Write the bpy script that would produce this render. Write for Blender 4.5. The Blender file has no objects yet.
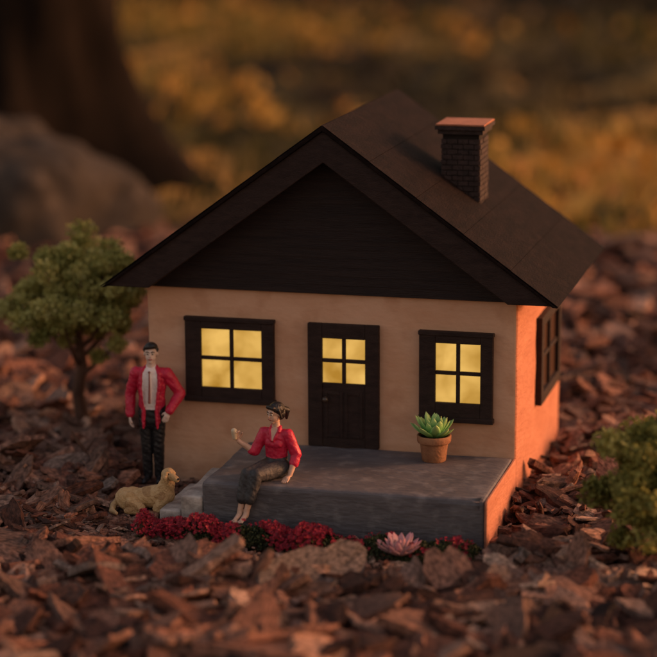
import bpy, math, random
import numpy as np
from mathutils import Vector, Matrix, noise as mnoise
rng=np.random.default_rng(7); random.seed(7)
S=bpy.context.scene
COL=bpy.context.collection

# ---------------------------------------------------------------- helpers
def link(o,parent=None):
    COL.objects.link(o)
    if parent is not None: o.parent=parent
    return o
def empty(name,loc=(0,0,0),rz=0,scale=1):
    e=bpy.data.objects.new(name,None); e.location=loc; e.rotation_euler=(0,0,rz); e.scale=(scale,)*3
    e.empty_display_size=.1
    return link(e)
def mesh_np(name,V,F,mats,attrs=None,midx=None,smooth=False,parent=None):
    V=np.asarray(V,dtype=np.float32); 
    me=bpy.data.meshes.new(name)
    F=np.asarray(F,dtype=np.int32); n=F.shape[1]
    me.vertices.add(len(V)); me.vertices.foreach_set("co",V.ravel())
    me.loops.add(F.size); me.loops.foreach_set("vertex_index",F.ravel())
    me.polygons.add(len(F)); me.polygons.foreach_set("loop_start",np.arange(0,F.size,n,dtype=np.int32))
    try: me.polygons.foreach_set("loop_total",np.full(len(F),n,dtype=np.int32))
    except Exception: pass
    if attrs:
        for k,a in attrs.items():
            a=np.asarray(a,dtype=np.float32)
            if a.ndim==1:
                at=me.attributes.new(k,'FLOAT','POINT'); at.data.foreach_set("value",a)
            else:
                at=me.attributes.new(k,'FLOAT_VECTOR','POINT'); at.data.foreach_set("vector",a.ravel())
    for m in mats: me.materials.append(m)
    if midx is not None: me.polygons.foreach_set("material_index",np.asarray(midx,dtype=np.int32))
    me.polygons.foreach_set("use_smooth",np.full(len(F),smooth))
    me.update(calc_edges=True); me.validate()
    o=bpy.data.objects.new(name,me)
    return link(o,parent)
CL=bpy.data.textures.new("wobble",'CLOUDS'); CL.noise_scale=.42; CL.noise_depth=2
class MB:
    def __init__(s): s.v=[];s.f=[];s.m=[]
    def box(s,a,b,m=0,mx=None):
        x0,y0,z0=a;x1,y1,z1=b;i=len(s.v)
        s.v+=[(x0,y0,z0),(x1,y0,z0),(x1,y1,z0),(x0,y1,z0),(x0,y0,z1),(x1,y0,z1),(x1,y1,z1),(x0,y1,z1)]
        for j,q in enumerate([(0,3,2,1),(4,5,6,7),(0,1,5,4),(1,2,6,5),(2,3,7,6),(3,0,4,7)]):
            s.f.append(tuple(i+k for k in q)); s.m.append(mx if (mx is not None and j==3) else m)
    def extrude_y(s,prof,y0,y1,m=0):
        n=len(prof); i=len(s.v)
        s.v+=[(x,y0,z) for x,z in prof]+[(x,y1,z) for x,z in prof]
        s.f.append(tuple(range(i,i+n))); s.m.append(m)
        s.f.append(tuple(range(i+2*n-1,i+n-1,-1))); s.m.append(m)
        for k in range(n):
            l=(k+1)%n; s.f.append((i+k,i+n+k,i+n+l,i+l)); s.m.append(m)
    def obj(s,name,mats,parent=None,bevel=0,smooth=False,seg=2,wob=0,lev=5):
        me=bpy.data.meshes.new(name); me.from_pydata(s.v,[],s.f)
        for m in mats: me.materials.append(m)
        me.polygons.foreach_set("material_index",s.m)
        if smooth: me.polygons.foreach_set("use_smooth",[True]*len(s.f))
        me.update(); o=bpy.data.objects.new(name,me); link(o,parent)
        import bmesh
        bm=bmesh.new(); bm.from_mesh(me); bmesh.ops.recalc_face_normals(bm,faces=bm.faces); bm.to_mesh(me); bm.free()
        if bevel:
            b=o.modifiers.new("b","BEVEL"); b.width=bevel; b.segments=seg; b.limit_method='ANGLE'; b.angle_limit=math.radians(40)
        if wob:
            u=o.modifiers.new("u","SUBSURF"); u.subdivision_type='SIMPLE'; u.levels=lev; u.render_levels=lev
            dd=o.modifiers.new("d","DISPLACE"); dd.texture=CL; dd.strength=wob; dd.mid_level=.5; dd.texture_coords='LOCAL'
            me.polygons.foreach_set("use_smooth",[True]*len(me.polygons))
        return o
def tube_pts(path,radii,seg=10):
    path=[Vector(p) for p in path]; V=[];F=[]
    up=Vector((0.3,0.2,1)).normalized()
    for i,p in enumerate(path):
        d=(path[min(i+1,len(path)-1)]-path[max(i-1,0)]).normalized()
        a=d.cross(up); 
        if a.length<.05: a=d.cross(Vector((1,0,0)))
        a.normalize(); b=d.cross(a)
        for k in range(seg):
            t=2*math.pi*k/seg
            V.append(p+(a*math.cos(t)+b*math.sin(t))*radii[i])
    for i in range(len(path)-1):
        for k in range(seg):
            l=(k+1)%seg; F.append((i*seg+k,i*seg+l,(i+1)*seg+l,(i+1)*seg+k))
    return V,F

# ---------------------------------------------------------------- materials
def mat(name,c1,c2=None,scale=5,rough=.7,bump=0,bscale=None,stretch=(1,1,1),spec=.3,c3=None,scale2=None,detail=6,rot=(0,0,0),coat=0,lo=.35,hi=.65,bdist=.02):
    m=bpy.data.materials.new(name); m.use_nodes=True; nt=m.node_tree; N=nt.nodes; L=nt.links
    b=N["Principled BSDF"]; b.inputs["Roughness"].default_value=rough; b.inputs["Specular IOR Level"].default_value=spec
    b.inputs["Coat Weight"].default_value=coat
    if c2 is None: c2=tuple(x*.8 for x in c1)
    tc=N.new("ShaderNodeTexCoord"); mp=N.new("ShaderNodeMapping"); mp.inputs["Scale"].default_value=stretch; mp.inputs["Rotation"].default_value=rot
    L.new(tc.outputs["Object"],mp.inputs[0])
    n=N.new("ShaderNodeTexNoise"); n.inputs["Scale"].default_value=scale; n.inputs["Detail"].default_value=detail; n.inputs["Roughness"].default_value=.6
    L.new(mp.outputs[0],n.inputs["Vector"])
    r=N.new("ShaderNodeValToRGB"); r.color_ramp.elements[0].position=lo; r.color_ramp.elements[1].position=hi
    r.color_ramp.elements[0].color=(*c1,1); r.color_ramp.elements[1].color=(*c2,1)
    L.new(n.outputs[0],r.inputs[0]); out=r.outputs[0]
    if c3 is not None:
        n2=N.new("ShaderNodeTexNoise"); n2.inputs["Scale"].default_value=scale2 or scale*5; n2.inputs["Detail"].default_value=4
        L.new(tc.outputs["Object"],n2.inputs["Vector"])
        r2=N.new("ShaderNodeValToRGB"); r2.color_ramp.elements[0].position=.52; r2.color_ramp.elements[1].position=.72
        L.new(n2.outputs[0],r2.inputs[0])
        mx=N.new("ShaderNodeMix"); mx.data_type='RGBA'; L.new(r2.outputs[0],mx.inputs[0]); L.new(out,mx.inputs[6]); mx.inputs[7].default_value=(*c3,1); out=mx.outputs[2]
    L.new(out,b.inputs["Base Color"])
    if bump:
        nb=N.new("ShaderNodeTexNoise"); nb.inputs["Scale"].default_value=bscale or scale*4; nb.inputs["Detail"].default_value=8
        L.new(mp.outputs[0],nb.inputs["Vector"])
        bp=N.new("ShaderNodeBump"); bp.inputs["Strength"].default_value=bump; bp.inputs["Distance"].default_value=bdist
        L.new(nb.outputs[0],bp.inputs["Height"]); L.new(bp.outputs[0],b.inputs["Normal"])
    return m
def mat_rnd(name,cols,rough=.7,grain=0,spec=.25,trans=0,vec=None):
    m=bpy.data.materials.new(name); m.use_nodes=True; nt=m.node_tree; N=nt.nodes; L=nt.links
    b=N["Principled BSDF"]; b.inputs["Roughness"].default_value=rough; b.inputs["Specular IOR Level"].default_value=spec
    a=N.new("ShaderNodeAttribute"); a.attribute_name="rnd"
    r=N.new("ShaderNodeValToRGB"); cr=r.color_ramp
    while len(cr.elements)<len(cols): cr.elements.new(.5)
    for i,c in enumerate(cols): cr.elements[i].position=i/(len(cols)-1); cr.elements[i].color=(*c,1)
    L.new(a.outputs["Fac"],r.inputs[0]); out=r.outputs[0]
    if grain:
        lc=N.new("ShaderNodeAttribute"); lc.attribute_name="lc"
        mp=N.new("ShaderNodeMapping"); mp.inputs["Scale"].default_value=(3,22,10); L.new(lc.outputs["Vector"],mp.inputs[0])
        n=N.new("ShaderNodeTexNoise"); n.inputs["Scale"].default_value=1.6; n.inputs["Detail"].default_value=7; n.inputs["Roughness"].default_value=.65; L.new(mp.outputs[0],n.inputs["Vector"])
        mp2=N.new("ShaderNodeMapping"); mp2.inputs["Scale"].default_value=(4,6,4); L.new(lc.outputs["Vector"],mp2.inputs[0])
        n2=N.new("ShaderNodeTexNoise"); n2.inputs["Scale"].default_value=1.5; n2.inputs["Detail"].default_value=5; L.new(mp2.outputs[0],n2.inputs["Vector"])
        mr=N.new("ShaderNodeMapRange"); mr.inputs[1].default_value=.3; mr.inputs[2].default_value=.7; mr.inputs[3].default_value=.40; mr.inputs[4].default_value=1.55
        L.new(n.outputs[0],mr.inputs[0])
        mr2=N.new("ShaderNodeMapRange"); mr2.inputs[1].default_value=.35; mr2.inputs[2].default_value=.65; mr2.inputs[3].default_value=.5; mr2.inputs[4].default_value=1.5
        L.new(n2.outputs[0],mr2.inputs[0])
        mm=N.new("ShaderNodeMath"); mm.operation='MULTIPLY'; L.new(mr.outputs[0],mm.inputs[0]); L.new(mr2.outputs[0],mm.inputs[1])
        vm=N.new("ShaderNodeVectorMath"); vm.operation='SCALE'; L.new(out,vm.inputs[0]); L.new(mm.outputs[0],vm.inputs["Scale"]); out=vm.outputs[0]
        bp=N.new("ShaderNodeBump"); bp.inputs["Strength"].default_value=1; bp.inputs["Distance"].default_value=.025
        ad=N.new("ShaderNodeMath"); ad.operation='ADD'; L.new(n.outputs[0],ad.inputs[0]); L.new(n2.outputs[0],ad.inputs[1])
        L.new(ad.outputs[0],bp.inputs["Height"]); L.new(bp.outputs[0],b.inputs["Normal"])
    L.new(out,b.inputs["Base Color"])
    if trans:
        t=N.new("ShaderNodeBsdfTranslucent"); L.new(out,t.inputs[0]); mx=N.new("ShaderNodeMixShader"); mx.inputs[0].default_value=trans
        L.new(b.outputs[0],mx.inputs[1]); L.new(t.outputs[0],mx.inputs[2]); L.new(mx.outputs[0],N["Material Output"].inputs[0])
    return m
def mat_glow(name,c1,c2,strength,scale=3):
    m=bpy.data.materials.new(name); m.use_nodes=True; nt=m.node_tree; N=nt.nodes; L=nt.links
    b=N["Principled BSDF"]; b.inputs["Roughness"].default_value=.35; b.inputs["Base Color"].default_value=(*[x*.3 for x in c1],1)
    tc=N.new("ShaderNodeTexCoord"); n=N.new("ShaderNodeTexNoise"); n.inputs["Scale"].default_value=scale; n.inputs["Detail"].default_value=3; n.inputs["Distortion"].default_value=.3
    L.new(tc.outputs["Object"],n.inputs["Vector"]); r=N.new("ShaderNodeValToRGB"); r.color_ramp.elements[0].position=.33; r.color_ramp.elements[1].position=.66
    r.color_ramp.elements[0].color=(*c1,1); r.color_ramp.elements[1].color=(*c2,1); L.new(n.outputs[0],r.inputs[0])
    L.new(r.outputs[0],b.inputs["Emission Color"]); b.inputs["Emission Strength"].default_value=strength
    return m
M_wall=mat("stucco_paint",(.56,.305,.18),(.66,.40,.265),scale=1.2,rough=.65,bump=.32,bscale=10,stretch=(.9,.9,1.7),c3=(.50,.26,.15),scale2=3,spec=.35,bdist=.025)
M_wallr=mat("stucco_side_sun_tinted",(.42,.155,.085),(.50,.20,.115),scale=3,rough=.75,bump=.5,bscale=14,stretch=(1,.6,2.0),bdist=.03)  # same peach stucco, with the low sun's orange mixed into its colour
M_dark=mat("dark_brown_paint",(.020,.011,.010),(.034,.020,.017),scale=9,rough=.65,bump=.35,bscale=40,stretch=(1,1,3),spec=.2)
M_roof=mat("roof_wood",(.0065,.004,.0038),(.012,.007,.0064),scale=4,rough=.85,bump=.5,bscale=30,stretch=(2.5,.5,2.5),spec=.08,c3=(.016,.0095,.0082),scale2=9)
M_gable=mat("gable_boards",(.016,.010,.010),(.026,.016,.014),scale=5,rough=.65,bump=.6,bscale=22,stretch=(.4,1,6),spec=.25)
M_patio=mat("grey_concrete_paint",(.085,.076,.082),(.125,.112,.118),scale=2.5,rough=.62,bump=.5,bscale=14,stretch=(.6,1.2,2),c3=(.175,.158,.160),scale2=6,spec=.3,bdist=.03)
M_step=mat("worn_step_paint",(.24,.20,.18),(.52,.45,.40),scale=6,rough=.7,bump=.6,bscale=20)
M_brick=mat("chimney_brick",(.026,.016,.014),(.052,.030,.026),scale=9,rough=.75,bump=.6,bscale=40)
M_mortar=mat("chimney_mortar",(.012,.009,.008),(.018,.012,.010),rough=.9)
M_cap=mat("chimney_cap_sun_tinted",(.30,.105,.055),(.44,.17,.085),scale=6,rough=.7,bump=.5,bscale=30)  # orange sunlight on the chimney top, painted in as slab colour
M_glow=mat_glow("lit_window_glass",(.50,.25,.030),(1.0,.60,.15),.80,scale=2.6)
M_glass2=mat_glow("side_window_glass",(.10,.03,.012),(.16,.05,.02),.25)
M_terra=mat("terracotta",(.24,.10,.05),(.33,.16,.08),scale=8,rough=.75,bump=.4,bscale=40)
M_soil=mat("soil",(.03,.018,.012),(.05,.03,.02),scale=30,rough=.95,bump=1,bscale=60)

# ---------------------------------------------------------------- terrain
def hgt(x,y):
    x=np.asarray(x,float);y=np.asarray(y,float)
    h=.05*np.sin(x*1.1+.7)*np.cos(y*.9+.3)+.035*np.sin(x*2.3+y*1.7)+.03*np.cos(y*2.9-x*1.3)
    far=np.clip((y-6)/30,0,1); h=h*(1+6*far)
    return h+.01
def sp(n,ext,k=3.2):
    t=np.linspace(-1,1,n); return np.sinh(t*k)/math.sinh(k)*ext
gx=sp(150,260,4.2)-1; gy=sp(150,260,4.2)+2
X,Y=np.meshgrid(gx,gy); Z=hgt(X,Y)
fp=(X>-3.9)&(X<.2)&(Y>-1.7)&(Y<2.9); Z=np.where(fp,-.06,Z-.03)
V=np.stack([X.ravel(),Y.ravel(),Z.ravel()],1); idx=np.arange(150*150).reshape(150,150)
F=np.stack([idx[:-1,:-1].ravel(),idx[:-1,1:].ravel(),idx[1:,1:].ravel(),idx[1:,:-1].ravel()],1)
mg=bpy.data.materials.new("soil_grass_painted_dapple"); mg.use_nodes=True; nt=mg.node_tree; N=nt.nodes; L=nt.links
b=N["Principled BSDF"]; b.inputs["Roughness"].default_value=.95; b.inputs["Specular IOR Level"].default_value=.1
tc=N.new("ShaderNodeTexCoord"); sx=N.new("ShaderNodeSeparateXYZ"); L.new(tc.outputs["Object"],sx.inputs[0])
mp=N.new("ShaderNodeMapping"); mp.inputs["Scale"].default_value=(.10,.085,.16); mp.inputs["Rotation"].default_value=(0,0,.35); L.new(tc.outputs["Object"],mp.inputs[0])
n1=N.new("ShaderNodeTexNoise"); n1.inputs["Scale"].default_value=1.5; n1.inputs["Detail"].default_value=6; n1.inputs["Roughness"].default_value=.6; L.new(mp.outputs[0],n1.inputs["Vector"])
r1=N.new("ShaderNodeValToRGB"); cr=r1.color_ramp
cr.elements[0].position=.42; cr.elements[0].color=(.014,.009,.006,1); cr.elements[1].position=.61; cr.elements[1].color=(.50,.26,.065,1)  # dappled sun and shade painted into the soil and grass colours
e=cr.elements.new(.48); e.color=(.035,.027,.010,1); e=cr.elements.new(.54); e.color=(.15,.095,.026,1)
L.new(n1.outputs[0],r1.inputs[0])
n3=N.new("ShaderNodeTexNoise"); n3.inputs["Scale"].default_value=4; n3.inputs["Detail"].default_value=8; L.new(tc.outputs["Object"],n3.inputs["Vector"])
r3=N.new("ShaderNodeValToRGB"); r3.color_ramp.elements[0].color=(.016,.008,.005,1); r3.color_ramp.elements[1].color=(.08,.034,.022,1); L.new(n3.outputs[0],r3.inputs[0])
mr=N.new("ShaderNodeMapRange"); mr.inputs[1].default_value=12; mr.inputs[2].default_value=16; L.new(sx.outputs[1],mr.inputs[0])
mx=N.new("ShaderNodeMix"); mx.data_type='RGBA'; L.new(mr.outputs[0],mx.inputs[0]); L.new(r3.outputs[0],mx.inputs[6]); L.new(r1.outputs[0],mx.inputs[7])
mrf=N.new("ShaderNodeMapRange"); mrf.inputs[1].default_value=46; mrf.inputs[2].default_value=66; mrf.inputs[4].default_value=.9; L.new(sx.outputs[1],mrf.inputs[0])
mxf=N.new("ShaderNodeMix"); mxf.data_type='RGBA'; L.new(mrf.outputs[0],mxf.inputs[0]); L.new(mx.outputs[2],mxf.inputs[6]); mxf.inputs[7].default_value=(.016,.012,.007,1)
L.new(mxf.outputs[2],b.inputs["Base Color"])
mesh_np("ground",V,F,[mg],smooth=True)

# ---------------------------------------------------------------- bark mulch
def chip_proto(nu=7,nv=4):
    u=np.linspace(-1,1,nu); v=np.linspace(-1,1,nv)
    U,W=np.meshgrid(u,v,indexing='ij')
    pw=rng.uniform(3,9); taper=rng.uniform(-.4,.4); 
    hw=(1-np.abs(u)**pw)**.5*(1+taper*u); hw=np.maximum(hw,rng.uniform(.2,.75,nu)*(1-.3*abs(taper))); hw*=rng.uniform(.8,1.15,nu)
    bend=rng.uniform(-.25,.25); skew=rng.uniform(-.35,.35)
    y=W*hw[:,None]+bend*(U**2)+rng.uniform(-.09,.09,U.shape)
    x=U+skew*W*.4+rng.uniform(-.10,.10,U.shape)
    curv=rng.uniform(-.35,.6); cl=rng.uniform(-.45,.45); tw=rng.uniform(-.4,.4)
    zb=curv*(W*hw[:,None])**2*.7+cl*U**2*.6+tw*U*W*.5
    edge=1-.4*np.maximum(np.abs(U)**6,np.abs(W)**5)*rng.uniform(.3,1)
    top=zb+.5*edge+rng.uniform(-.17,.17,U.shape); bot=zb-.5*edge+rng.uniform(-.12,.12,U.shape)
    V=np.concatenate([np.stack([x,y,top],-1).reshape(-1,3),np.stack([x,y,bot],-1).reshape(-1,3)])
    n=nu*nv; id=np.arange(n).reshape(nu,nv); F=[]
    for i in range(nu-1):
        for j in range(nv-1):
            F.append((id[i,j],id[i+1,j],id[i+1,j+1],id[i,j+1])); F.append((n+id[i,j],n+id[i,j+1],n+id[i+1,j+1],n+id[i+1,j]))
    ring=[(i,0) for i in range(nu)]+[(nu-1,j) for j in range(1,nv)]+[(i,nv-1) for i in range(nu-2,-1,-1)]+[(0,j) for j in range(nv-2,0,-1)]
    for k in range(len(ring)):
        a=id[ring[k]]; c=id[ring[(k+1)%len(ring)]]; F.append((a,n+a,n+c,c))
    return V,np.array(F)
PROTO_HI=[chip_proto(7,4) for _ in range(48)]; PROTO_LO=[chip_proto(4,3) for _ in range(24)]
M_mulch=mat_rnd("bark_mulch",[(.022,.010,.008),(.080,.032,.021),(.17,.064,.040),(.15,.085,.062),(.29,.125,.078),(.19,.135,.112),(.40,.21,.14),(.54,.34,.24)],rough=.78,grain=1,spec=.25)
mulch=empty("bark_mulch")
def chips(name,pos,ln,tilt,m,rnd,protos):
    PV=np.stack([p[0] for p in protos]); PF=protos[0][1]; NV=PV.shape[1]
    n=len(pos); pid=rng.integers(0,len(protos),n)
    wd=ln*rng.uniform(.20,.55,n); th=np.clip(ln*rng.uniform(.07,.2,n),.012,.09)
    L_=PV[pid]*np.stack([ln/2,wd/2,th],1)[:,None,:]
    a=rng.uniform(0,2*np.pi,n); tx=rng.normal(0,1,n)*tilt; ty=rng.normal(0,1,n)*tilt*.8
    def R(ax,t):
        c=np.cos(t);s=np.sin(t);M=np.zeros((n,3,3));i,j={'x':(1,2),'y':(2,0),'z':(0,1)}[ax];k=3-i-j
        M[:,k,k]=1;M[:,i,i]=c;M[:,j,j]=c;M[:,i,j]=-s;M[:,j,i]=s;return M
    M=R('z',a)@R('y',ty)@R('x',tx)
    Vv=np.einsum('nij,nkj->nki',M,L_)+pos[:,None,:]
    Ff=(PF[None]+ (np.arange(n)*NV)[:,None,None]).reshape(-1,4)
    lc=L_*3+rng.uniform(0,50,(n,3))[:,None,:]
    return mesh_np(name,Vv.reshape(-1,3),Ff,[m],attrs={"rnd":np.repeat(rnd,NV),"lc":lc.reshape(-1,3)},parent=mulch)
def region(n,x0,x1,y0,y1):
    p=np.stack([rng.uniform(x0,x1,n),rng.uniform(y0,y1,n)],1)
    keep=~((p[:,0]>-3.72)&(p[:,0]<.03)&(p[:,1]>-1.42)&(p[:,1]<2.7)&~((p[:,0]<-3.1)&(p[:,1]<-.04)))
    keep&=~((p[:,0]>-3.1)&(p[:,0]<.03)&(p[:,1]>-1.55)&(p[:,1]<0))
    return p[keep]
def make(name,P,protos,small=.35,med=.36):
    n=len(P); ln=np.clip(rng.lognormal(math.log(med),.42,n),.10,.95); ln[:int(n*small)]*=.5
    ln=np.where(P[:,1]<-2.5,ln*1.3,ln)
    z=hgt(P[:,0],P[:,1])+rng.uniform(-.02,.14,n); tilt=np.full(n,.40)
    nh=((P[:,0]>-3.9)&(P[:,0]<.25)&(P[:,1]>-1.95)&(P[:,1]<2.9)); ln[nh]=np.minimum(ln[nh],.28); z[nh]-=.03
    fr=((P[:,0]>-3.4)&(P[:,0]<.1)&(P[:,1]>-2.75)&(P[:,1]<-1.5)); ln[fr]=np.minimum(ln[fr],.30); z[fr]=np.minimum(z[fr],.035); tilt[fr]=.16
    d=np.hypot(P[:,0]+3.3,P[:,1]+1.9); k=d<.55; z=np.where(k,np.minimum(z,.04),z); tilt[k]=.15
    for (cx,cy,rr) in [(-3.58,-.3,.30),(-3.35,-1.15,.50)]:
        d=np.hypot(P[:,0]-cx,P[:,1]-cy); k=d<rr; z=np.where(k,rng.uniform(.02,.065,n),z); ln=np.where(k,np.minimum(ln,.25),ln); tilt[k]=.12
    pn=np.array([mnoise.noise(Vector((a*.7,b_*.7,3.1))) for a,b_ in P])
    rn=np.clip(rng.beta(1.7,2.1,n)+pn*.25,0,1)
    chips(name,np.column_stack([P,z]),ln,tilt,M_mulch,rn,protos)
make("near_chips",region(11500,-7.5,5,-6,4.2),PROTO_HI)
make("far_chips",np.concatenate([region(7500,-15,11,4.2,14.5),region(1500,5,10,-6,4.2),region(1500,-13,-7.5,-6,4.2)]),PROTO_LO,.15,.42)
P=np.concatenate([region(3500,-7,4,-5,2),region(900,-4.4,-2.9,-1.95,.1)]); n=len(P)
zc=hgt(P[:,0],P[:,1])+rng.uniform(.03,.13,n)
k=((P[:,0]>-4.0)&(P[:,0]<.2)&(P[:,1]>-2.8)&(P[:,1]<.2)); zc[k]=rng.uniform(.03,.07,k.sum())
chips("fine_debris",np.column_stack([P,zc]),rng.uniform(.05,.15,n),np.full(n,.3),M_mulch,rng.beta(1.6,1.6,n),PROTO_LO)

# ---------------------------------------------------------------- house
house=empty("miniature_house")
XW=-3.7; D=2.66; H=2.05; XC=-1.82
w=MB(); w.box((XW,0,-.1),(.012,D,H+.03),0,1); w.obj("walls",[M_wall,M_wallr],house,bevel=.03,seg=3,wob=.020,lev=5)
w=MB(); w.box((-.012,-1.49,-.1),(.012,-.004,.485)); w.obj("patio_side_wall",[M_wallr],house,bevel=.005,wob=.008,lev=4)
w=MB(); w.box((-2.68,-1.5,-.1),(-.013,-.004,.50)); w.obj("patio_slab",[M_patio],house,bevel=.04,seg=3,wob=.028,lev=5)
w=MB(); w.box((-2.90,-1.49,-.1),(-2.681,-.5,.345)); w.box((-3.12,-1.47,-.1),(-2.901,-.55,.19)); w.obj("patio_steps",[M_step],house,bevel=.025,seg=3,wob=.03,lev=4)
sl=(3.67-2.06)/(XC+4.05); sr=(3.67-2.06)/(.42-XC); t=.30
g=MB()
ib=lambda z:(XC-(3.67-t-z)/sl, XC+(3.67-t-z)/sr)
zz=2.03; rows=15; dz=(3.355-zz)/rows
g.extrude_y([(XW+.02,2.02),(-.02,2.02),(XC,3.35)],-.012,D-.01)
g.obj("gable_wall",[M_gable],house)
g=MB()
for i in range(rows):
    a=zz+i*dz; c=a+dz
    la,ra=ib(max(a,2.06)); lb,rb=ib(c); la=max(la,-3.62);ra=min(ra,-.08);
    if rb-lb<.02: rb=lb+.02
    y0=-.050; y1=-.046
    g.v+=[(la,y0,a),(ra,y0,a),(rb,y1,c),(lb,y1,c),(la,-.0125,a),(ra,-.0125,a),(rb,-.0125,c),(lb,-.0125,c)]
    k=len(g.v)-8
    for q in [(0,1,2,3),(0,4,5,1),(3,2,6,7),(0,3,7,4),(1,5,6,2)]: g.f.append(tuple(k+j for j in q)); g.m.append(0)
g.obj("gable_cladding",[M_gable],house)
r=MB()
prof=[(-4.02,2.055),(XC,3.64),(.39,2.055),(.39-.43,2.055),(XC,3.64-t),(-4.02+.43,2.055)]
r.extrude_y(prof,-.28,2.86)
r.obj("roof_body",[M_dark],house,bevel=.008)
r=MB()
r.extrude_y([(-4.07,2.045),(-4.02,2.050),(XC,3.643),(.39,2.050),(.44,2.045),(XC,3.69)],-.31,2.90)
r.obj("roof_covering",[M_roof],house,bevel=.006)
r=MB()
for (xe,ze,nrow) in ((.44,2.052,5),(-4.07,2.052,5)):
    e0=np.array([xe,ze]); e1=np.array([XC,3.692]); d=(e1-e0); Lr=np.linalg.norm(d); d/=Lr; nn=np.array([-d[1],d[0]]); nn=nn if nn[1]>0 else -nn
    for i in range(nrow):
        a=e0+d*(Lr*i/nrow); c=e0+d*(Lr*(i+1)/nrow-.003)
        y0=-.305+random.uniform(-.004,.004); y1=2.89+random.uniform(-.006,.006)
        r.extrude_y([tuple(a+nn*.002),tuple(c+nn*.002),tuple(c+nn*.008),tuple(a+nn*.0105)],y0,y1)
r.obj("roof_boards",[M_roof],house)
c=MB(); cx0,cx1,cy0,cy1=-.95,-.56,1.02,1.46
c.box((cx0+.012,cy0+.012,2.60),(cx1-.012,cy1-.012,3.47),1)
rh=.052; k=0; zc=2.60
while zc+rh<3.475:
    off=(k%2)*.055
    for (a0,a1,ax) in ((cx0,cx1,0),(cy0,cy1,1)):
        p=a0-off
        while p<a1-.012:
            q0=max(p,a0)+.004; q1=min(p+.11,a1)-.004
            if q1-q0>.015:
                j=random.uniform(-.003,.004)
                if ax==0:
                    c.box((q0,cy0-.002-j,zc),(q1,cy0+.0119,zc+rh-.009)); c.box((q0,cy1-.0119,zc),(q1,cy1+.002+j,zc+rh-.009))
                else:
                    c.box((cx1-.0119,q0,zc),(cx1+.002+j,q1,zc+rh-.009)); c.box((cx0-.002-j,q0,zc),(cx0+.0119,q1,zc+rh-.009))
            p+=.11
    zc+=rh; k+=1
c.box((cx0-.03,cy0-.03,3.476),(cx1+.03,cy1+.03,3.52),0); 
c.box((cx0-.055,cy0-.055,3.521),(cx1+.055,cy1+.055,3.558),0); 
c.obj("chimney",[M_brick,M_mortar],house)
c=MB(); c.box((cx0-.05,cy0-.05,3.559),(cx1+.05,cy1+.05,3.578)); c.obj("chimney_cap_sun_tinted",[M_cap],house,bevel=.006)

def window(name,x0,x1,z0,z1,gx0,gx1,gz0,gz1,split=.5,door=False):
    f=MB(); y=-.055
    f.box((x0,y,z0),(gx0,.02,z1)); f.box((gx1,y,z0),(x1,.02,z1))
    f.box((gx0+.0005,y,gz1),(gx1-.0005,.02,z1)); 
    if not door: f.box((gx0+.0005,y,z0),(gx1-.0005,.02,gz0))
    xm=(gx0+gx1)/2; zm=gz0+(gz1-gz0)*split; h=.019
    f.box((xm-h,y+.012,gz0),(xm+h,-.004,gz1)); 
    f.box((gx0,y+.014,zm-h),(xm-h-.0005,-.004,zm+h)); f.box((xm+h+.0005,y+.014,zm-h),(gx1,-.004,zm+h))
    if not door:
        f.box((x0-.012,y-.018,z0-.02),(x1+.012,.019,z0+.028)); 
        f.box((x0-.008,y-.010,z1-.03),(x1+.008,.019,z1+.010))
    f.obj(name+"_frame",[M_dark],house,bevel=.006)
    q=MB(); q.box((gx0-.004,-.018,gz0-.004),(gx1+.004,.01,gz1+.004)); q.obj(name+"_panes",[M_glow],house)
window("left_window",-3.30,-2.39,.905,1.73,-3.135,-2.515,1.035,1.625)
window("right_window",-.935,-.215,.845,1.705,-.775,-.335,1.015,1.60,split=.5)
window("door",-2.045,-1.335,.502,1.735,-1.90,-1.47,1.145,1.59,door=True)
f=MB(); f.box((-1.899,-.045,.502),(-1.471,.018,1.1445)); 
for x0 in (-1.875,-1.675):
    f.box((x0,-.053,.60),(x0+.03,-.0455,1.06)); f.box((x0+.15,-.053,.60),(x0+.18,-.0455,1.06)); f.box((x0+.0305,-.053,1.03),(x0+.1495,-.0455,1.06)); f.box((x0+.0305,-.053,.60),(x0+.1495,-.0455,.63))
f.obj("door_panel",[M_dark],house,bevel=.005)
bpy.ops.mesh.primitive_uv_sphere_add(radius=.03,location=(-1.862,-.085,.985)); o=bpy.context.object; o.name="door_knob"; o.data.materials.append(mat("knob_metal",(.06,.04,.03),rough=.3,spec=.6)); o.parent=house
for pl in o.data.polygons: pl.use_smooth=True
f=MB(); X0=-.01; X1=.075
f.box((X0,1.10,.74),(X1,1.22,1.64)); f.box((X0,2.2,.74),(X1,2.32,1.64)); f.box((X0,1.2205,1.54),(X1,2.1995,1.64)); f.box((X0,1.2205,.74),(X1,2.1995,.85))
f.box((X0,1.69,.8505),(X1-.015,1.73,1.5395)); f.box((X0,1.2205,1.18),(X1-.02,1.6895,1.22)); f.box((X0,1.7305,1.18),(X1-.02,2.1995,1.22))
f.obj("side_window_frame",[M_dark],house,bevel=.006)
q=MB(); q.box((-.005,1.21,.84),(.028,2.21,1.55)); q.obj("side_window_panes",[M_glass2],house)

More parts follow.
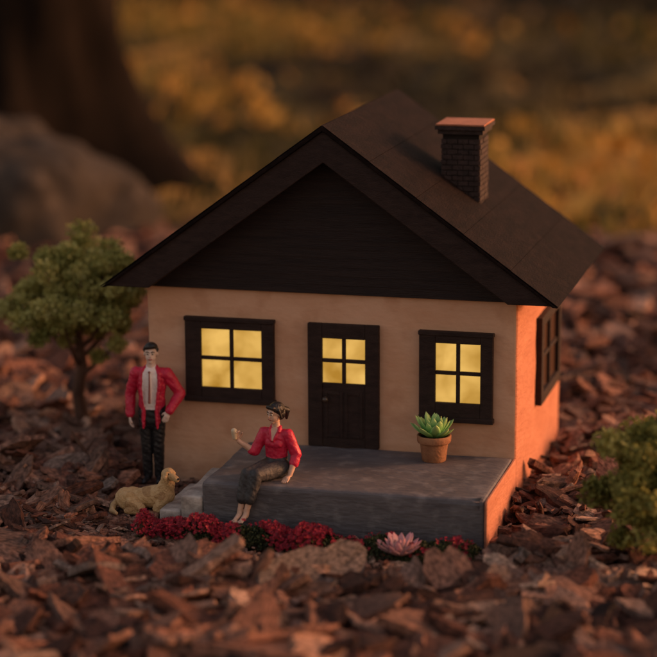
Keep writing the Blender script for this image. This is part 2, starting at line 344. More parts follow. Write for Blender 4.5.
# ---------------------------------------------------------------- foliage
def leaves(cent,size,aspect=2.0,droop=.2):
    n=len(cent); d=rng.normal(size=(n,3)); d/=np.linalg.norm(d,axis=1)[:,None]
    e=rng.normal(size=(n,3)); e-=d*(e*d).sum(1)[:,None]; e/=np.linalg.norm(e,axis=1)[:,None]; m_=np.cross(d,e)
    s=size[:,None]
    a=cent-d*s*.5; c=cent+d*s*.5; l=cent+e*s*.5/aspect+m_*s*.12; r_=cent-e*s*.5/aspect+m_*s*.12
    return np.stack([a,l,c,r_],1).reshape(-1,3), np.arange(4*n).reshape(n,4)
def crown(name,center,rad,nclump,per,cr_,sz,m,parent,shell=.55,zmin=None):
    cs=[];
    while len(cs)<nclump:
        p=rng.normal(size=3); p/=np.linalg.norm(p); rr=rng.uniform(shell,1.0)
        q=p*rr*np.array(rad)*(1+.18*math.sin(p[0]*5+p[1]*3)+.12*math.cos(p[2]*6+p[0]*4)); cs.append(q)
    cs=np.array(cs); C=[];R=[]
    for q in cs:
        c_=rng.normal(size=(per,3)); c_/=np.linalg.norm(c_,axis=1)[:,None]; k=cr_*rng.uniform(.7,1.25)
        C.append(q+c_*k*rng.uniform(.35,1.05,(per,1))*np.array([1,1,.8])); R.append(np.clip(rng.normal(rng.uniform(.35,.8),.14,per),0,1))
    C=np.concatenate(C)+np.array(center); R=np.concatenate(R)
    V,F=leaves(C,rng.uniform(sz*.6,sz*1.3,len(C)),1.6)
    return mesh_np(name,V,F,[m],attrs={"rnd":np.repeat(R,4)},parent=parent)
M_leaf=mat_rnd("foam_foliage",[(.09,.09,.022),(.22,.22,.055),(.40,.37,.11),(.55,.50,.20)],rough=.75,trans=.15)
M_leafbig=mat_rnd("tree_foliage",[(.03,.035,.01),(.08,.085,.02)],rough=.75)
M_bark=mat("tree_bark",(.06,.03,.02),(.12,.06,.04),scale=10,rough=.85,bump=.8,bscale=30,stretch=(1,1,.3))
def branch_mesh(name,branches,m,parent,seg=10):
    V=[];F=[]
    for path,rad in branches:
        v,f=tube_pts(path,rad,seg); k=len(V); V+=[tuple(a) for a in v]; F+=[tuple(k+i for i in q) for q in f]
    return mesh_np(name,np.array(V),F,[m],smooth=True,parent=parent)
T=empty("model_tree",(-5.05,1.6,.05))
br=[([(0,0,-.1),(.02,0,.1),(-.03,0,.4),(.02,.02,.7),(0,0,1.0),(-.03,0,1.3),(-.02,0,1.8)],[.13,.085,.07,.06,.05,.035,.012])]
for k in range(14):
    a=k*2.4; z0=.6+.06*k; l=.35+.2*random.random(); dx,dy=math.cos(a),math.sin(a)
    br.append(([(0,0,z0),(dx*l*.45,dy*l*.45,z0+.16),(dx*l,dy*l,z0+.42),(dx*l*1.2,dy*l*1.2,z0+.55)],[.03,.02,.012,.005]))
branch_mesh("trunk",br,M_bark,T)
crown("crown",(.06,0,1.54),(.76,.62,.62),140,300,.15,.05,M_leaf,T,shell=.3)
Bs=empty("green_bush",(1.66,-1.75,0))
br=[([(0,0,-.1),(.02,0,.3),(0,0,.7),(.02,0,1.2)],[.06,.045,.03,.01])]
for k in range(9):
    a=k*2.4; z0=.12+.07*k; dx,dy=math.cos(a),math.sin(a); br.append(([(0,0,z0),(dx*.2,dy*.2,z0+.15),(dx*.42,dy*.42,z0+.35)],[.025,.015,.005]))
branch_mesh("stems",br,M_bark,Bs)
M_leaf2=mat_rnd("bush_foliage",[(.07,.065,.018),(.16,.15,.035),(.28,.26,.06),(.38,.34,.11)],rough=.75,trans=.25)
crown("foliage",(.02,0,.86),(.60,.52,.66),95,230,.16,.06,M_leaf2,Bs,shell=.25)

BT=empty("large_tree",(-12.6,18.8,0))
nz=26; nt_=40; V=[]
for i in range(nz):
    z_=(i/(nz-1))**1.7*15-.3
    for k in range(nt_):
        th=2*math.pi*k/nt_; fl=math.exp(-max(z_,0)/1.3); lob=.5+.5*math.cos(5*th+.6)
        rr=1.75-.05*z_+fl*(.5+1.9*lob**2)+.1*math.sin(9*th+z_)+.06*math.sin(17*th)
        V.append((rr*math.cos(th),rr*math.sin(th),z_))
F=[(i*nt_+k,i*nt_+(k+1)%nt_,(i+1)*nt_+(k+1)%nt_,(i+1)*nt_+k) for i in range(nz-1) for k in range(nt_)]
M_bigbark=mat("old_bark",(.007,.005,.004),(.016,.011,.008),scale=2,rough=.95,bump=1,bscale=5,stretch=(1,1,.25),spec=.05)
mesh_np("trunk",V,F,[M_bigbark],smooth=True,parent=BT)
br=[]
for k in range(7):
    a=k*2.4; dx,dy=math.cos(a),math.sin(a); z0=11+k*.6
    br.append(([(0,0,z0),(dx*2,dy*2,z0+1.6),(dx*4.5,dy*4.5,z0+3.2),(dx*6,dy*6,z0+4.2)],[.6,.42,.25,.08]))
branch_mesh("limbs",br,M_bigbark,BT)
crown("crown",(0,0,17),(6,6,3.5),80,90,1.3,.7,M_leafbig,BT,shell=.3)
import bmesh
bm=bmesh.new(); bmesh.ops.create_icosphere(bm,subdivisions=5,radius=1)
for v in bm.verts:
    p=v.co.copy(); d=1+.28*mnoise.noise(p*1.4+Vector((3,1,2)))+.10*mnoise.noise(p*4)+.03*mnoise.noise(p*11)
    q=p*d; v.co=Vector((q.x*2.5,q.y*1.6,q.z*2.05))
me=bpy.data.meshes.new("boulder"); bm.to_mesh(me); bm.free(); me.polygons.foreach_set("use_smooth",[True]*len(me.polygons))
me.materials.append(mat("weathered_stone",(.028,.024,.021),(.052,.044,.038),scale=1.2,rough=.95,bump=.8,bscale=6,c3=(.080,.066,.056),scale2=3,spec=.1))
o=bpy.data.objects.new("boulder",me); o.location=(-10.9,12.8,.2); o.rotation_euler=(0,.25,.3); link(o)
def fieldmask(x,y): return np.sin(x*.28+1.4*np.sin(y*.12)+.8)*.5+np.sin(y*.26+x*.10+2)*.5
n=9000; px=rng.uniform(-38,26,n); py=rng.uniform(15,60,n); kp=(fieldmask(px,py)+rng.normal(0,.22,n)>.22); px=px[kp];py=py[kp]
c_=np.column_stack([px,py,hgt(px,py)+rng.uniform(.02,.25,len(px))]); V,F=leaves(c_,rng.uniform(.35,.9,len(c_)),1.5)
mesh_np("fallen_leaves",V,F,[mat_rnd("dry_leaves",[(.24,.11,.022),(.46,.24,.045),(.60,.36,.09),(.34,.18,.04)],rough=.7,trans=.3)],attrs={"rnd":np.repeat(rng.uniform(0,1,len(c_)),4)})
n=40000; px=rng.uniform(-40,28,n); py=rng.uniform(14,90,n); 
hh=rng.uniform(.25,.8,n)*(.5+.5*(fieldmask(px+3,py)>0)); an=rng.uniform(0,6.28,n); wd=.03+py*.0012
bx=np.cos(an)*wd; by=np.sin(an)*wd; z0=hgt(px,py)-.03; lx=rng.normal(0,.22,n); ly=rng.normal(0,.22,n)
V=np.stack([np.stack([px-bx,py-by,z0],1),np.stack([px+bx,py+by,z0],1),np.stack([px+lx+bx*.2,py+ly,z0+hh],1)],1).reshape(-1,3)
gr=np.clip(.36+.60*fieldmask(px+1,py+2)-.7*np.clip((py-48)/16,0,1)+rng.normal(0,.10,n),0,1)  # blade tone carries painted light and dark patches too
mesh_np("grass",V,np.arange(3*n).reshape(n,3),[mat_rnd("grass_blades",[(.012,.011,.005),(.045,.045,.013),(.15,.125,.03),(.42,.28,.07)],rough=.7,trans=.35)],attrs={"rnd":np.repeat(gr,3)})

# ---------------------------------------------------------------- succulents, pot, flowers
def fleshy(base,yaw,pitch,ln,wd,th,tipc=0,nr=8):
    V=[];T_=[]
    M=Matrix.Rotation(yaw,3,'Z')@Matrix.Rotation(-pitch,3,'Y')
    for i in range(nr):
        t_=i/(nr-1); w_=wd*(math.sin(math.pi*min(1,(t_*.86+.10)))**.7)*(1 if t_<.999 else .08); h_=th*(1-t_*.7)*(1 if t_<.999 else .1)
        cz=.35*ln*t_*t_
        for k in range(8):
            a=2*math.pi*k/8; zz_=math.sin(a)*h_; zz_= zz_*(.5 if zz_>0 else 1)+abs(math.cos(a))*h_*.5
            V.append(tuple(Vector(base)+M@Vector((t_*ln,math.cos(a)*w_,zz_+cz)))); T_.append(t_)
    F=[(i*8+k,i*8+(k+1)%8,(i+1)*8+(k+1)%8,(i+1)*8+k) for i in range(nr-1) for k in range(8)]
    return V,F,T_
def rosette(name,base,rings,m,parent):
    V=[];F=[];A_=[]
    for (n_,p_,l_,w_,t__) in rings:
        o_=random.random()*6
        for k in range(n_):
            v,f,tt=fleshy(base,o_+2*math.pi*k/n_+random.uniform(-.14,.14),p_+random.uniform(-.12,.12),l_*random.uniform(.82,1.12),w_*random.uniform(.85,1.1),t__)
            q=len(V); V+=v; F+=[tuple(q+i for i in x) for x in f]; A_+=tt
    return mesh_np(name,V,F,[m],attrs={"rnd":A_},smooth=True,parent=parent)
PP=empty("potted_succulent",(-.73,-.30,.502))
prof=[(0,0),(.105,0),(.115,.01),(.135,.17),(.137,.185),(.158,.187),(.162,.195),(.166,.25),(.160,.258),(.145,.256),(.142,.23),(0,.225)]
V=[];n_=32
for r_,z_ in prof:
    for k in range(n_): V.append((max(r_,.0005)*math.cos(2*math.pi*k/n_),max(r_,.0005)*math.sin(2*math.pi*k/n_),z_))
F=[(i*n_+k,i*n_+(k+1)%n_,(i+1)*n_+(k+1)%n_,(i+1)*n_+k) for i in range(len(prof)-1) for k in range(n_)]
po=mesh_np("terracotta_pot",V,F,[M_terra,M_soil],midx=[1 if i//n_>=len(prof)-2 else 0 for i in range(len(F))],smooth=True,parent=PP)
M_succ=mat_rnd("succulent_green",[(.05,.17,.05),(.12,.33,.09),(.22,.45,.14),(.38,.54,.20)],rough=.5,spec=.35)
rosette("succulent",(0,0,.24),[(10,.22,.25,.050,.028),(9,.52,.235,.048,.028),(8,.85,.21,.042,.026),(5,1.2,.18,.034,.022)],M_succ,PP)
M_pink=mat_rnd("succulent_pink",[(.10,.14,.10),(.30,.22,.20),(.48,.28,.28),(.55,.24,.27)],rough=.6,spec=.3)
PS=empty("pink_succulent",(-.70,-1.93,.09),scale=.92)
rosette("rosette",(0,0,0),[(11,.10,.25,.052,.026),(10,.35,.225,.048,.026),(8,.7,.18,.042,.024),(6,1.1,.13,.032,.02)],M_pink,PS)

FB=empty("red_flower_border")
def strip(n,x0,x1,y0,y1,hmax):
    x=rng.uniform(x0,x1,n); u=rng.uniform(0,1,n); sh=.09*np.sin(x*2.1+1)+.05*np.sin(x*5.7); y=y0+u*(y1-y0)+sh*(1-u)
    mound=.5+.5*np.abs(np.sin(x*5.3)+.3*np.sin(x*13))
    top=hmax*np.sqrt(np.clip(1-(2*u-1)**2,.05,1))*np.minimum(mound,1)
    return x,y,top
x,y,tp=strip(9500,-3.18,-.02,-2.05,-1.56,.16); z_=.04+tp*rng.uniform(.2,1.,len(x))
V,F=leaves(np.column_stack([x,y,z_]),rng.uniform(.02,.05,len(x)),1.8)
mesh_np("greenery",V,F,[mat_rnd("border_leaves",[(.015,.020,.010),(.035,.045,.016),(.09,.09,.03)],rough=.7,trans=.15)],attrs={"rnd":np.repeat(rng.uniform(0,1,len(x)),4)},parent=FB)
x1_,y1_,t1=strip(2600,-3.20,-1.38,-2.10,-1.60,.20); x2_,y2_,t2=strip(300,-1.38,-.05,-2.02,-1.6,.16)
x=np.concatenate([x1_,x2_]);y=np.concatenate([y1_,y2_]);tp=np.concatenate([t1,t2])
dens=(np.sin(x*4.1+1)*.8+np.sin(x*10.7+y*9)*.8+rng.normal(0,.35,len(x)))>-.45; x=x[dens];y=y[dens];tp=tp[dens]; n=len(x)
fc=np.column_stack([x,y,.06+tp*rng.uniform(.7,1.12,n)])
V=[];F=[];R_=[]
for i in range(n):
    nrm=Vector((rng.normal(0,.5),-.5+rng.normal(0,.4),1)).normalized(); a=nrm.orthogonal().normalized(); b_=nrm.cross(a); s=rng.uniform(.011,.024); c0=Vector(fc[i]); q0=rng.uniform(0,6)
    for k in range(5):
        t_=q0+k*1.2566; d=a*math.cos(t_)+b_*math.sin(t_); e_=nrm.cross(d)
        q=len(V); V+=[tuple(c0),tuple(c0+d*s*.7+e_*s*.42+nrm*s*.25),tuple(c0+d*s*1.15+nrm*s*.35),tuple(c0+d*s*.7-e_*s*.42+nrm*s*.25)]
        F.append((q,q+1,q+2,q+3)); R_+=[float(rng.uniform(0,1))]*4
mesh_np("flowers",V,F,[mat_rnd("red_petals",[(.08,.004,.010),(.24,.008,.02),(.42,.02,.04)],rough=.6,trans=.1)],attrs={"rnd":R_},parent=FB)
tw=empty("twig",(-4.42,.0,.08)); branch_mesh("stick",[([(.1,-.1,-.05),(.05,-.05,.1),(0,0,.22),(-.09,0,.34),(-.12,.0,.40)],[.026,.024,.022,.018,.008]),([(.02,0,.2),(.1,.02,.3)],[.014,.005])],M_bark,tw)

# ---------------------------------------------------------------- figures
def cap_mesh(p1,p2,r1,r2,flat=1,side=None,seg=20,rings=6):
    p1=Vector(p1);p2=Vector(p2); d=p2-p1; L_=d.length
    if L_<1e-6: d=Vector((0,0,1))
    d.normalize(); sd=Vector(side) if side is not None else (Vector((1,0,0)) if abs(d.x)<.9 else Vector((0,0,1)))
    a=(sd-d*sd.dot(d)).normalized(); b_=d.cross(a)
    prof=[]
    for i in range(rings+1):
        t_=math.pi/2*i/rings; prof.append((p1-d*r1*math.cos(t_),r1*math.sin(t_)))
    for i in range(rings+1):
        t_=math.pi/2*i/rings; prof.append((p2+d*r2*math.sin(t_),r2*math.cos(t_)))
    V=[];F=[]
    for c_,r_ in prof:
        for k in range(seg):
            t_=2*math.pi*k/seg; V.append(tuple(c_+(a*math.cos(t_)+b_*math.sin(t_)*flat)*max(r_,1e-5)))
    for i in range(len(prof)-1):
        for k in range(seg): F.append((i*seg+k,i*seg+(k+1)%seg,(i+1)*seg+(k+1)%seg,(i+1)*seg+k))
    F.append(tuple(range(seg-1,-1,-1))); F.append(tuple(len(V)-seg+k for k in range(seg)))
    return V,F
class Body:
    def __init__(s): s.p=[]
    def cap(s,p1,p2,r1,r2,m=0,flat=1,side=None): s.p.append(('c',Vector(p1),Vector(p2),r1,r2,flat,side,m))
    def ell(s,c,r,m=0,R=None): s.p.append(('e',Vector(c),Vector(r),R or Matrix.Identity(3),m))
    def limb(s,pts,rad,m=0,flat=1):
        for i in range(len(pts)-1): s.cap(pts[i],pts[i+1],rad[i],rad[i+1],m,flat)
    def build(s,name,mats,parent,vox=.006,smooth=3,override=None,folds=0):
        V=[];F=[]
        for p in s.p:
            if p[0]=='c': v,f=cap_mesh(p[1],p[2],p[3],p[4],p[5],p[6])
            else:
                v0,f=cap_mesh((0,0,0),(0,0,1e-4),1,1,rings=8); v=[tuple(p[1]+p[3]@Vector((q[0]*p[2].x,q[1]*p[2].y,q[2]*p[2].z))) for q in v0]
            k=len(V); V+=v; F+=[tuple(k+i for i in q) for q in f]
        me=bpy.data.meshes.new(name+"_src"); me.from_pydata(V,[],F); me.update()
        o=bpy.data.objects.new(name+"_src",me); COL.objects.link(o)
        md=o.modifiers.new("r","REMESH"); md.mode='VOXEL'; md.voxel_size=vox
        sm=o.modifiers.new("s","SMOOTH"); sm.factor=.5; sm.iterations=smooth
        dg=bpy.context.evaluated_depsgraph_get(); dg.update()
        m2=bpy.data.meshes.new_from_object(o.evaluated_get(dg)); bpy.data.objects.remove(o)
        m2.name=name; m2.materials.clear()
        for m in mats: m2.materials.append(m)
        nf=len(m2.polygons); c=np.zeros(nf*3,dtype=np.float32); m2.polygons.foreach_get("center",c); c=c.reshape(-1,3)
        best=np.full(nf,1e9); mi=np.zeros(nf,dtype=np.int32)
        for p in s.p:
            if p[0]=='c':
                a=np.array(p[1]);d=np.array(p[2])-a; LL=max(d@d,1e-9); t_=np.clip(((c-a)@d)/LL,0,1); q=c-(a+t_[:,None]*d); r_=p[3]+(p[4]-p[3])*t_
                dd=np.linalg.norm(q,axis=1)/ (r_*(1+p[5])/2) -1; dd*=.5*r_+.02
            else:
                q=(c-np.array(p[1]))@np.array(p[3]); q=q/np.array(p[2]); dd=(np.linalg.norm(q,axis=1)-1)*(min(p[2])*.5+.02)
            k=dd<best; best[k]=dd[k]; mi[k]=p[-1]
        if override is not None: mi=override(c,mi)
        m2.polygons.foreach_set("material_index",mi); m2.polygons.foreach_set("use_smooth",[True]*nf); m2.update()
        if folds:
            nv=len(m2.vertices); co=np.zeros(nv*3,dtype=np.float32); m2.vertices.foreach_get("co",co); co=co.reshape(-1,3)
            nr=np.zeros(nv*3,dtype=np.float32); m2.vertex_normals.foreach_get("vector",nr); nr=nr.reshape(-1,3)
            nl=len(m2.loops); lv=np.zeros(nl,dtype=np.int32); m2.loops.foreach_get("vertex_index",lv)
            lt=np.zeros(nf,dtype=np.int32); m2.polygons.foreach_get("loop_total",lt)
            lm=np.repeat(mi,lt); isc=np.zeros(nv,bool); isc[lv[lm<=1]]=True
            for i in np.nonzero(isc)[0]:
                x_,y_,z__=map(float,co[i]); a=mnoise.noise(Vector((x_*9,y_*9,z__*22+x_*14)))+.5*mnoise.noise(Vector((x_*30,y_*30,z__*30))); co[i]+=nr[i]*a*folds
            m2.vertices.foreach_set("co",co.ravel()); m2.update()
        o=bpy.data.objects.new(name,m2); return link(o,parent)
def hand(B,w_,dr,palm_n,thumb_side,m,curl=.5,s=1):
    d=Vector(dr).normalized(); pn=Vector(palm_n); pn=(pn-d*pn.dot(d)).normalized(); sd=d.cross(pn).normalized()
    if sd.dot(Vector(thumb_side))<0: sd=-sd
    w_=Vector(w_); 
    B.cap(w_+d*.015*s,w_+d*.065*s,.026*s,.034*s,m,flat=.5,side=sd)
    for i,(o_,l) in enumerate([(.028,.066),(.010,.076),(-.009,.070),(-.027,.055)]):
        b0=w_+d*.075*s+sd*o_*s; l*=s
        a1=curl*.6; a2=curl*1.3; a3=curl*1.9
        p1=b0+(d*math.cos(a1)+pn*math.sin(a1))*l*.45+sd*o_*.12*s
        p2=p1+(d*math.cos(a2)+pn*math.sin(a2))*l*.32; p3=p2+(d*math.cos(a3)+pn*math.sin(a3))*l*.26
        B.limb([b0-d*.02*s,b0,p1,p2,p3],[.0095*s,.0095*s,.009*s,.0085*s,.0075*s],m)
    t0=w_+d*.025*s+sd*.024*s; t1=t0+(d*.6+sd*.75+pn*.35).normalized()*.036*s; t2=t1+(d*.85+sd*.25+pn*.55).normalized()*.034*s
    B.limb([t0,t1,t2],[.014*s,.0115*s,.0095*s],m)
def head(B,c,R,m,s=1,female=False):
    c=Vector(c); f=lambda x,y,z:c+R@Vector((x*s,y*s,z*s))
    B.ell(f(0,.012,.025),(.074*s,.094*s,.092*s),m,R); B.ell(f(0,-.022,-.035),(.060*s,.066*s,.072*s),m,R); B.ell(f(0,-.052,-.085),(.030*s,.028*s,.026*s),m,R)
    B.limb([f(0,-.078,.018),f(0,-.098,-.018)],[.009*s,.013*s],m); B.ell(f(0,-.082,-.052),(.026*s,.012*s,.012*s),m,R)
    for sx_ in(-1,1): B.ell(f(sx_*.076,.008,-.005),(.010*s,.020*s,.030*s),m,R)
    B.cap(f(-.035,-.074,.03),f(.035,-.074,.03),.012*s,.012*s,m)
    return f
M_eye=mat("eye_white",(.7,.66,.6),rough=.3); M_iris=mat("eye_dark",(.01,.008,.006),rough=.3); M_lip=mat("lips",(.35,.06,.05),rough=.5)
M_hair=mat("black_hair",(.006,.005,.005),(.014,.010,.009),scale=30,rough=.4,bump=.6,bscale=60,stretch=(1,1,.3),spec=.5)
M_skin=mat("painted_skin",(.52,.31,.21),(.60,.38,.28),scale=20,rough=.45,spec=.4)
M_pale=mat("painted_pale_skin",(.62,.45,.37),(.70,.53,.45),scale=20,rough=.45,spec=.4)
M_red=mat("crimson_jacket",(.42,.008,.040),(.56,.020,.062),scale=8,rough=.45,bump=.4,bscale=24,spec=.4)
M_blk=mat("black_trousers",(.008,.008,.010),(.016,.015,.018),scale=12,rough=.45,bump=.3,bscale=30,spec=.4)
M_shirt=mat("white_shirt",(.74,.60,.57),(.84,.74,.70),scale=14,rough=.6,bump=.3,bscale=40)
M_grey=mat("dark_grey_skirt",(.030,.029,.031),(.050,.048,.050),scale=10,rough=.55,bump=.5,bscale=26)
def face_bits(f,R,parent,s,nm):
    q=[]
    for sx_ in(-1,1):
        bpy.ops.mesh.primitive_uv_sphere_add(segments=16,ring_count=10,radius=.0125*s,location=f(sx_*.030,-.076,.010)); e_=bpy.context.object; e_.name=nm+"_eye"; e_.data.materials.append(M_eye); q.append(e_)
        bpy.ops.mesh.primitive_uv_sphere_add(segments=12,ring_count=8,radius=.0075*s,location=f(sx_*.030,-.0845,.010)); e_=bpy.context.object; e_.name=nm+"_iris"; e_.data.materials.append(M_iris); q.append(e_)
        Bb=Body(); Bb.limb([f(sx_*.014,-.087,.031),f(sx_*.032,-.089,.038),f(sx_*.050,-.078,.031)],[.005*s,.006*s,.004*s]); Bb.build(nm+"_eyebrow",[M_hair],parent,vox=.002)
    Bb=Body(); Bb.limb([f(-.024,-.088,-.050),f(0,-.0955,-.052),f(.024,-.088,-.050)],[.004*s,.0065*s,.004*s]); Bb.build(nm+"_mouth",[M_lip],parent,vox=.002)
    for e_ in q:
        e_.parent=parent
        for pl in e_.data.polygons: pl.use_smooth=True
# --- standing man
man=empty("standing_man",(-3.58,-.27,.09),rz=.12,scale=.80)
B=Body()
for s_ in(-1,1):
    B.limb([(s_*.078,0,.90),(s_*.074,-.015,.50),(s_*.070,.02,.09)],[.100,.074,.060],1)
    B.cap((s_*.072,.03,.045),(s_*.095,-.14,.032),.042,.034,1)
B.cap((0,0,.90),(0,0,.95),.15,.15,1,flat=.7)
B.cap((0,0,.82),(0,0,1.08),.178,.165,0,flat=.68); B.cap((0,0,1.08),(0,0,1.30),.165,.190,0,flat=.62); B.cap((-.14,0,1.385),(.14,0,1.385),.080,.080,0)
B.cap((0,.01,1.36),(0,.01,1.43),.11,.07,0)
for s_ in(-1,1):
    B.limb([(s_*.066,.0,1.475),(s_*.108,-.075,1.41),(s_*.118,-.105,1.28),(s_*.098,-.125,1.12),(s_*.080,-.128,1.0),(s_*.088,-.126,.72)],[.022,.026,.026,.020,.016,.016],0)
B.cap((0,-.035,1.38),(0,-.04,1.02),.085,.092,2,flat=.9)
B.cap((0,.008,1.42),(0,-.004,1.54),.058,.055,3)
B.limb([(-.055,-.005,1.475),(0,-.066,1.43),(.055,-.005,1.475)],[.02,.02,.02],2)
B.limb([(0,-.10,1.42),(.004,-.128,1.25),(0,-.132,1.05)],[.014,.018,.022],2)
B.limb([(-.19,.0,1.385),(-.275,.035,1.12),(-.270,-.03,.88)],[.080,.068,.058],0)
B.limb([(.19,.0,1.385),(.345,.045,1.13),(.245,-.105,.95)],[.080,.070,.058],0)
hand(B,(-.270,-.035,.85),(.03,-.10,-1),(1,0,0),(0,-1,0),3,curl=.5,s=1.05)
hand(B,(.235,-.118,.935),(-.35,-.18,-.85),(-.2,1,0),(-1,0,.3),3,curl=.25,s=1.0)
f=head(B,(0,-.005,1.635),Matrix.Rotation(.1,3,'Z'),3,1.06)
def ovm(c,mi):
    x_,y_,z__=c[:,0],c[:,1],c[:,2]
    w_=np.interp(z__,[.94,1.05,1.25,1.40,1.47],[.060,.075,.095,.09,.055])
    v=(z__>.95)&(z__<1.48)&(y_<-.03)&(np.abs(x_)<w_)&(mi!=3); mi=mi.copy(); mi[v]=2
    v=(z__<.95)&(z__>.66)&(y_<-.06)&(np.abs(x_)<.055+(.95-z__)*.06)&(mi==0); mi[v]=1
    return mi
B.build("body",[M_red,M_blk,M_shirt,M_pale],man,vox=.0055,smooth=3,override=ovm,folds=.007)
R_=Matrix.Rotation(.1,3,'Z'); face_bits(f,R_,man,1.06,"man")
Hh=Body(); Hh.ell(f(0,.030,.052),(.088,.100,.082),0,R_); Hh.ell(f(0,.055,-.005),(.082,.070,.07),0,R_); Hh.limb([f(-.055,-.050,.080),f(-.01,-.078,.090),f(.045,-.066,.098)],[.026,.026,.032]); Hh.cap(f(-.076,-.01,.03),f(-.076,.0,.05),.012,.02); Hh.cap(f(.076,-.01,.03),f(.076,.0,.05),.012,.02)
Hh.build("hair",[M_hair],man,vox=.005)
tb=Body(); tb.limb([(0,-.128,1.405),(.004,-.150,1.25),(0,-.158,1.05)],[.010,.014,.018],0,flat=.5); tb.ell((0,-.125,1.425),(.018,.014,.016)); tb.build("necktie",[mat("dusty_rose_tie",(.30,.12,.10),rough=.6)],man,vox=.004)
# --- seated woman
wo=empty("seated_woman",(-2.05,-1.17,.51),rz=-.12,scale=.80)
B=Body()
B.cap((0,0,.11),(0,.01,.22),.158,.13,1,flat=.78)
for s_ in(-1,1):
    kx=-.13+s_*.055; ax=-.20+s_*.04
    B.limb([(s_*.08,-.02,.105),(kx,-.43,.105)],[.108,.082],1)
    B.limb([(kx,-.435,.10),(kx+(ax-kx)*.62,-.50,-.16)],[.080,.070],1)
    B.limb([(kx,-.43,.08),(ax,-.52,-.30)],[.05,.034],3); B.limb([(ax,-.515,-.30),(ax-.005,-.535,-.355),(ax-.03,-.62,-.405)],[.036,.034,.024],3)
    for j in range(5): B.cap((ax-.03+(j-2)*.013,-.615,-.405),(ax-.036+(j-2)*.014,-.648+abs(j-1.5)*.004,-.415),.0095,.0085,3)
B.cap((-.07,-.2,.10),(-.14,-.42,.10),.10,.075,1); B.cap((-.14,-.44,.08),(-.18,-.49,-.17),.072,.064,1)
B.cap((0,.01,.20),(0,.0,.44),.130,.148,0,flat=.72); B.cap((-.115,.0,.505),(.115,.0,.505),.066,.066,0); B.cap((0,0,.50),(0,0,.56),.09,.055,0)
B.cap((-.05,-.062,.405),(.05,-.062,.405),.062,.062,0,flat=.85)
for s_ in(-1,1): B.limb([(s_*.05,.01,.590),(s_*.058,-.060,.550),(s_*.012,-.112,.45)],[.022,.024,.016],0)
B.cap((0,.008,.53),(0,-.005,.66),.048,.045,3)
B.limb([(-.15,0,.505),(-.245,-.06,.285),(-.27,-.085,.30)],[.070,.060,.055],0)
B.limb([(-.25,-.07,.285),(-.405,-.17,.42)],[.044,.028],3)
B.limb([(.15,0,.505),(.245,.015,.27),(.235,-.03,.18)],[.070,.062,.058],0)
B.limb([(.24,-.02,.22),(.215,-.11,.055)],[.042,.029],3)
hand(B,(-.41,-.175,.43),(-.15,-.25,.9),(.6,-.6,0),(.4,-.2,.8),3,curl=.85,s=1.1)
hand(B,(.21,-.12,.045),(-.05,-.9,-.22),(0,0,-1),(-1,0,0),3,curl=.15,s=1.0)
Rw=Matrix.Rotation(-.45,3,'Z')@Matrix.Rotation(.10,3,'X')
f=head(B,(-.005,-.012,.750),Rw,3,1.02)
def ovr(c,mi):
    v=(c[:,2]>.44)&(c[:,2]<.60)&(c[:,1]<-.04)&(np.abs(c[:,0])<(c[:,2]-.44)*.30); mi=mi.copy(); mi[v&(mi==0)]=3; return mi
B.build("body",[M_red,M_grey,M_shirt,M_skin],wo,vox=.0052,smooth=3,override=ovr,folds=.006)
face_bits(f,Rw,wo,1.02,"woman")
Hh=Body(); Hh.ell(f(0,.026,.048),(.090,.102,.086),0,Rw); Hh.ell(f(0,.065,-.01),(.082,.064,.085),0,Rw); Hh.cap(f(0,.11,.03),f(.0,.17,-.01),.036,.045); Hh.cap(f(0,.17,-.01),f(0,.165,-.10),.042,.018)
Hh.cap(f(-.078,-.01,.05),f(-.080,.02,-.05),.018,.016); Hh.cap(f(.078,-.01,.05),f(.080,.02,-.05),.018,.016); Hh.cap(f(-.045,-.062,.085),f(.045,-.062,.085),.024,.024)
Hh.build("hair",[M_hair],wo,vox=.005)
cb=Body(); cb.cap((-.425,-.235,.475),(-.43,-.24,.555),.028,.036); cb.build("cup",[mat("cream_cup",(.6,.48,.33),rough=.4)],wo,vox=.004)
# --- dog
dog=empty("lying_dog",(-3.30,-1.17,.07),rz=.05,scale=.82)
B=Body()
B.limb([(-.30,0,.145),(-.12,0,.155),(.06,0,.185),(.17,-.01,.22)],[.125,.118,.138,.125],0)
B.limb([(.17,-.01,.26),(.215,-.03,.36),(.225,-.04,.43)],[.112,.09,.078],0)
B.ell((.235,-.055,.475),(.086,.078,.074),0); B.limb([(.27,-.085,.465),(.350,-.140,.445)],[.050,.040],0); B.ell((.345,-.14,.43),(.034,.034,.024),0)
B.ell((.245,-.075,.505),(.054,.050,.038),0)
for s_ in(-1,1):
    ex=.22+(.03 if s_<0 else -.01); ey=-.05+s_*.082
    B.limb([(ex-.02,ey,.50),(ex-.03,ey+s_*.018,.46),(ex-.015,ey+s_*.02,.395)],[.024,.030,.016],0)
    B.limb([(.17,s_*.085,.17),(.10,s_*.115,.06),(.30,s_*.095,.04),(.40,s_*.09,.035)],[.075,.048,.036,.036],0)
    for j in range(3): B.cap((.40,s_*.09+(j-1)*.022,.03),(.435,s_*.09+(j-1)*.024,.024),.017,.014,0)
    B.ell((-.24,s_*.10,.135),(.13,.065,.12),0)
    B.limb([(-.20,s_*.13,.13),(-.07,s_*.165,.085),(-.24,s_*.185,.045),(-.10,s_*.19,.03),(-.05,s_*.19,.028)],[.075,.05,.034,.03,.028],0)
B.limb([(-.38,0,.13),(-.44,-.05,.06),(-.42,-.17,.035),(-.34,-.26,.03)],[.045,.038,.034,.02],0)
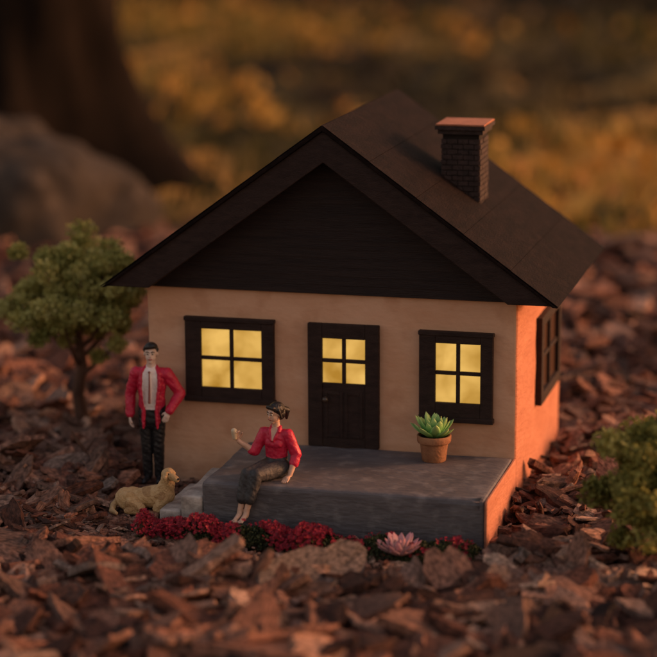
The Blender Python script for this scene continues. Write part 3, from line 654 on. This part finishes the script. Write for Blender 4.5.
def dogc(c,mi):
    mi=mi.copy(); m_=mnoise
    for i,q in enumerate(c.tolist()):
        if q[2]<.33 and m_.noise(Vector(q)*6)>.18: mi[i]=1
    return mi
B.build("body",[mat("golden_fur",(.46,.28,.12),(.58,.38,.19),scale=18,rough=.6,bump=.8,bscale=50),mat("darker_fur",(.33,.18,.075),(.45,.27,.12),scale=18,rough=.6,bump=.8,bscale=50)],dog,vox=.006,smooth=3,override=dogc,folds=.006)
nb=Body(); nb.ell((.380,-.160,.452),(.016,.019,.014)); nb.build("nose",[M_blk],dog,vox=.003)
for a_ in [(.297,-.075,.497),(.255,-.128,.497)]:
    nb=Body(); nb.ell(a_,(.011,.011,.011)); nb.build("eye",[M_blk],dog,vox=.0025)

# ---------------------------------------------------------------- light
az=math.radians(68); el=math.radians(15)
wd=bpy.data.worlds.new("World"); S.world=wd; wd.use_nodes=True; nt=wd.node_tree; N=nt.nodes; L=nt.links
sk=N.new("ShaderNodeTexSky"); sk.sky_type='NISHITA'; sk.sun_disc=False; sk.sun_elevation=el; sk.sun_rotation=az; sk.air_density=1.5; sk.dust_density=4
tint=N.new("ShaderNodeVectorMath"); tint.operation='MULTIPLY'; tint.inputs[1].default_value=(1.0,.70,.61); L.new(sk.outputs[0],tint.inputs[0])
L.new(tint.outputs[0],N["Background"].inputs[0]); N["Background"].inputs[1].default_value=.28
sl_=bpy.data.lights.new("sun","SUN"); sl_.energy=1.7; sl_.angle=math.radians(7); sl_.color=(1,.44,.26)
so=bpy.data.objects.new("sun",sl_); link(so); dirv=Vector((math.sin(az)*math.cos(el),math.cos(az)*math.cos(el),math.sin(el)))
so.rotation_euler=dirv.to_track_quat('Z','Y').to_euler(); so.location=dirv*40

# ---------------------------------------------------------------- camera
yaw,pit,rol=.2562,.2156,-.0054; C0=Vector((3.6012,-20.7956,6.3856))
Fv=Vector((-math.sin(yaw)*math.cos(pit),math.cos(yaw)*math.cos(pit),-math.sin(pit))); Rr=Vector((math.cos(yaw),math.sin(yaw),0)); U=Rr.cross(Fv)
R2=Rr*math.cos(rol)+U*math.sin(rol); U2=-Rr*math.sin(rol)+U*math.cos(rol)
cam=bpy.data.cameras.new("camera"); cam.lens=124.06; cam.sensor_width=36; cam.clip_end=1000; cam.clip_start=.1
co=bpy.data.objects.new("camera",cam); link(co)
co.matrix_world=Matrix(((R2.x,U2.x,-Fv.x,C0.x),(R2.y,U2.y,-Fv.y,C0.y),(R2.z,U2.z,-Fv.z,C0.z),(0,0,0,1)))
cam.dof.use_dof=True; cam.dof.focus_distance=(Vector((-1.9,-.9,1))-C0).dot(Fv); cam.dof.aperture_fstop=.34
S.camera=co
S.view_settings.view_transform='Standard'; S.view_settings.look='None'; S.view_settings.exposure=0
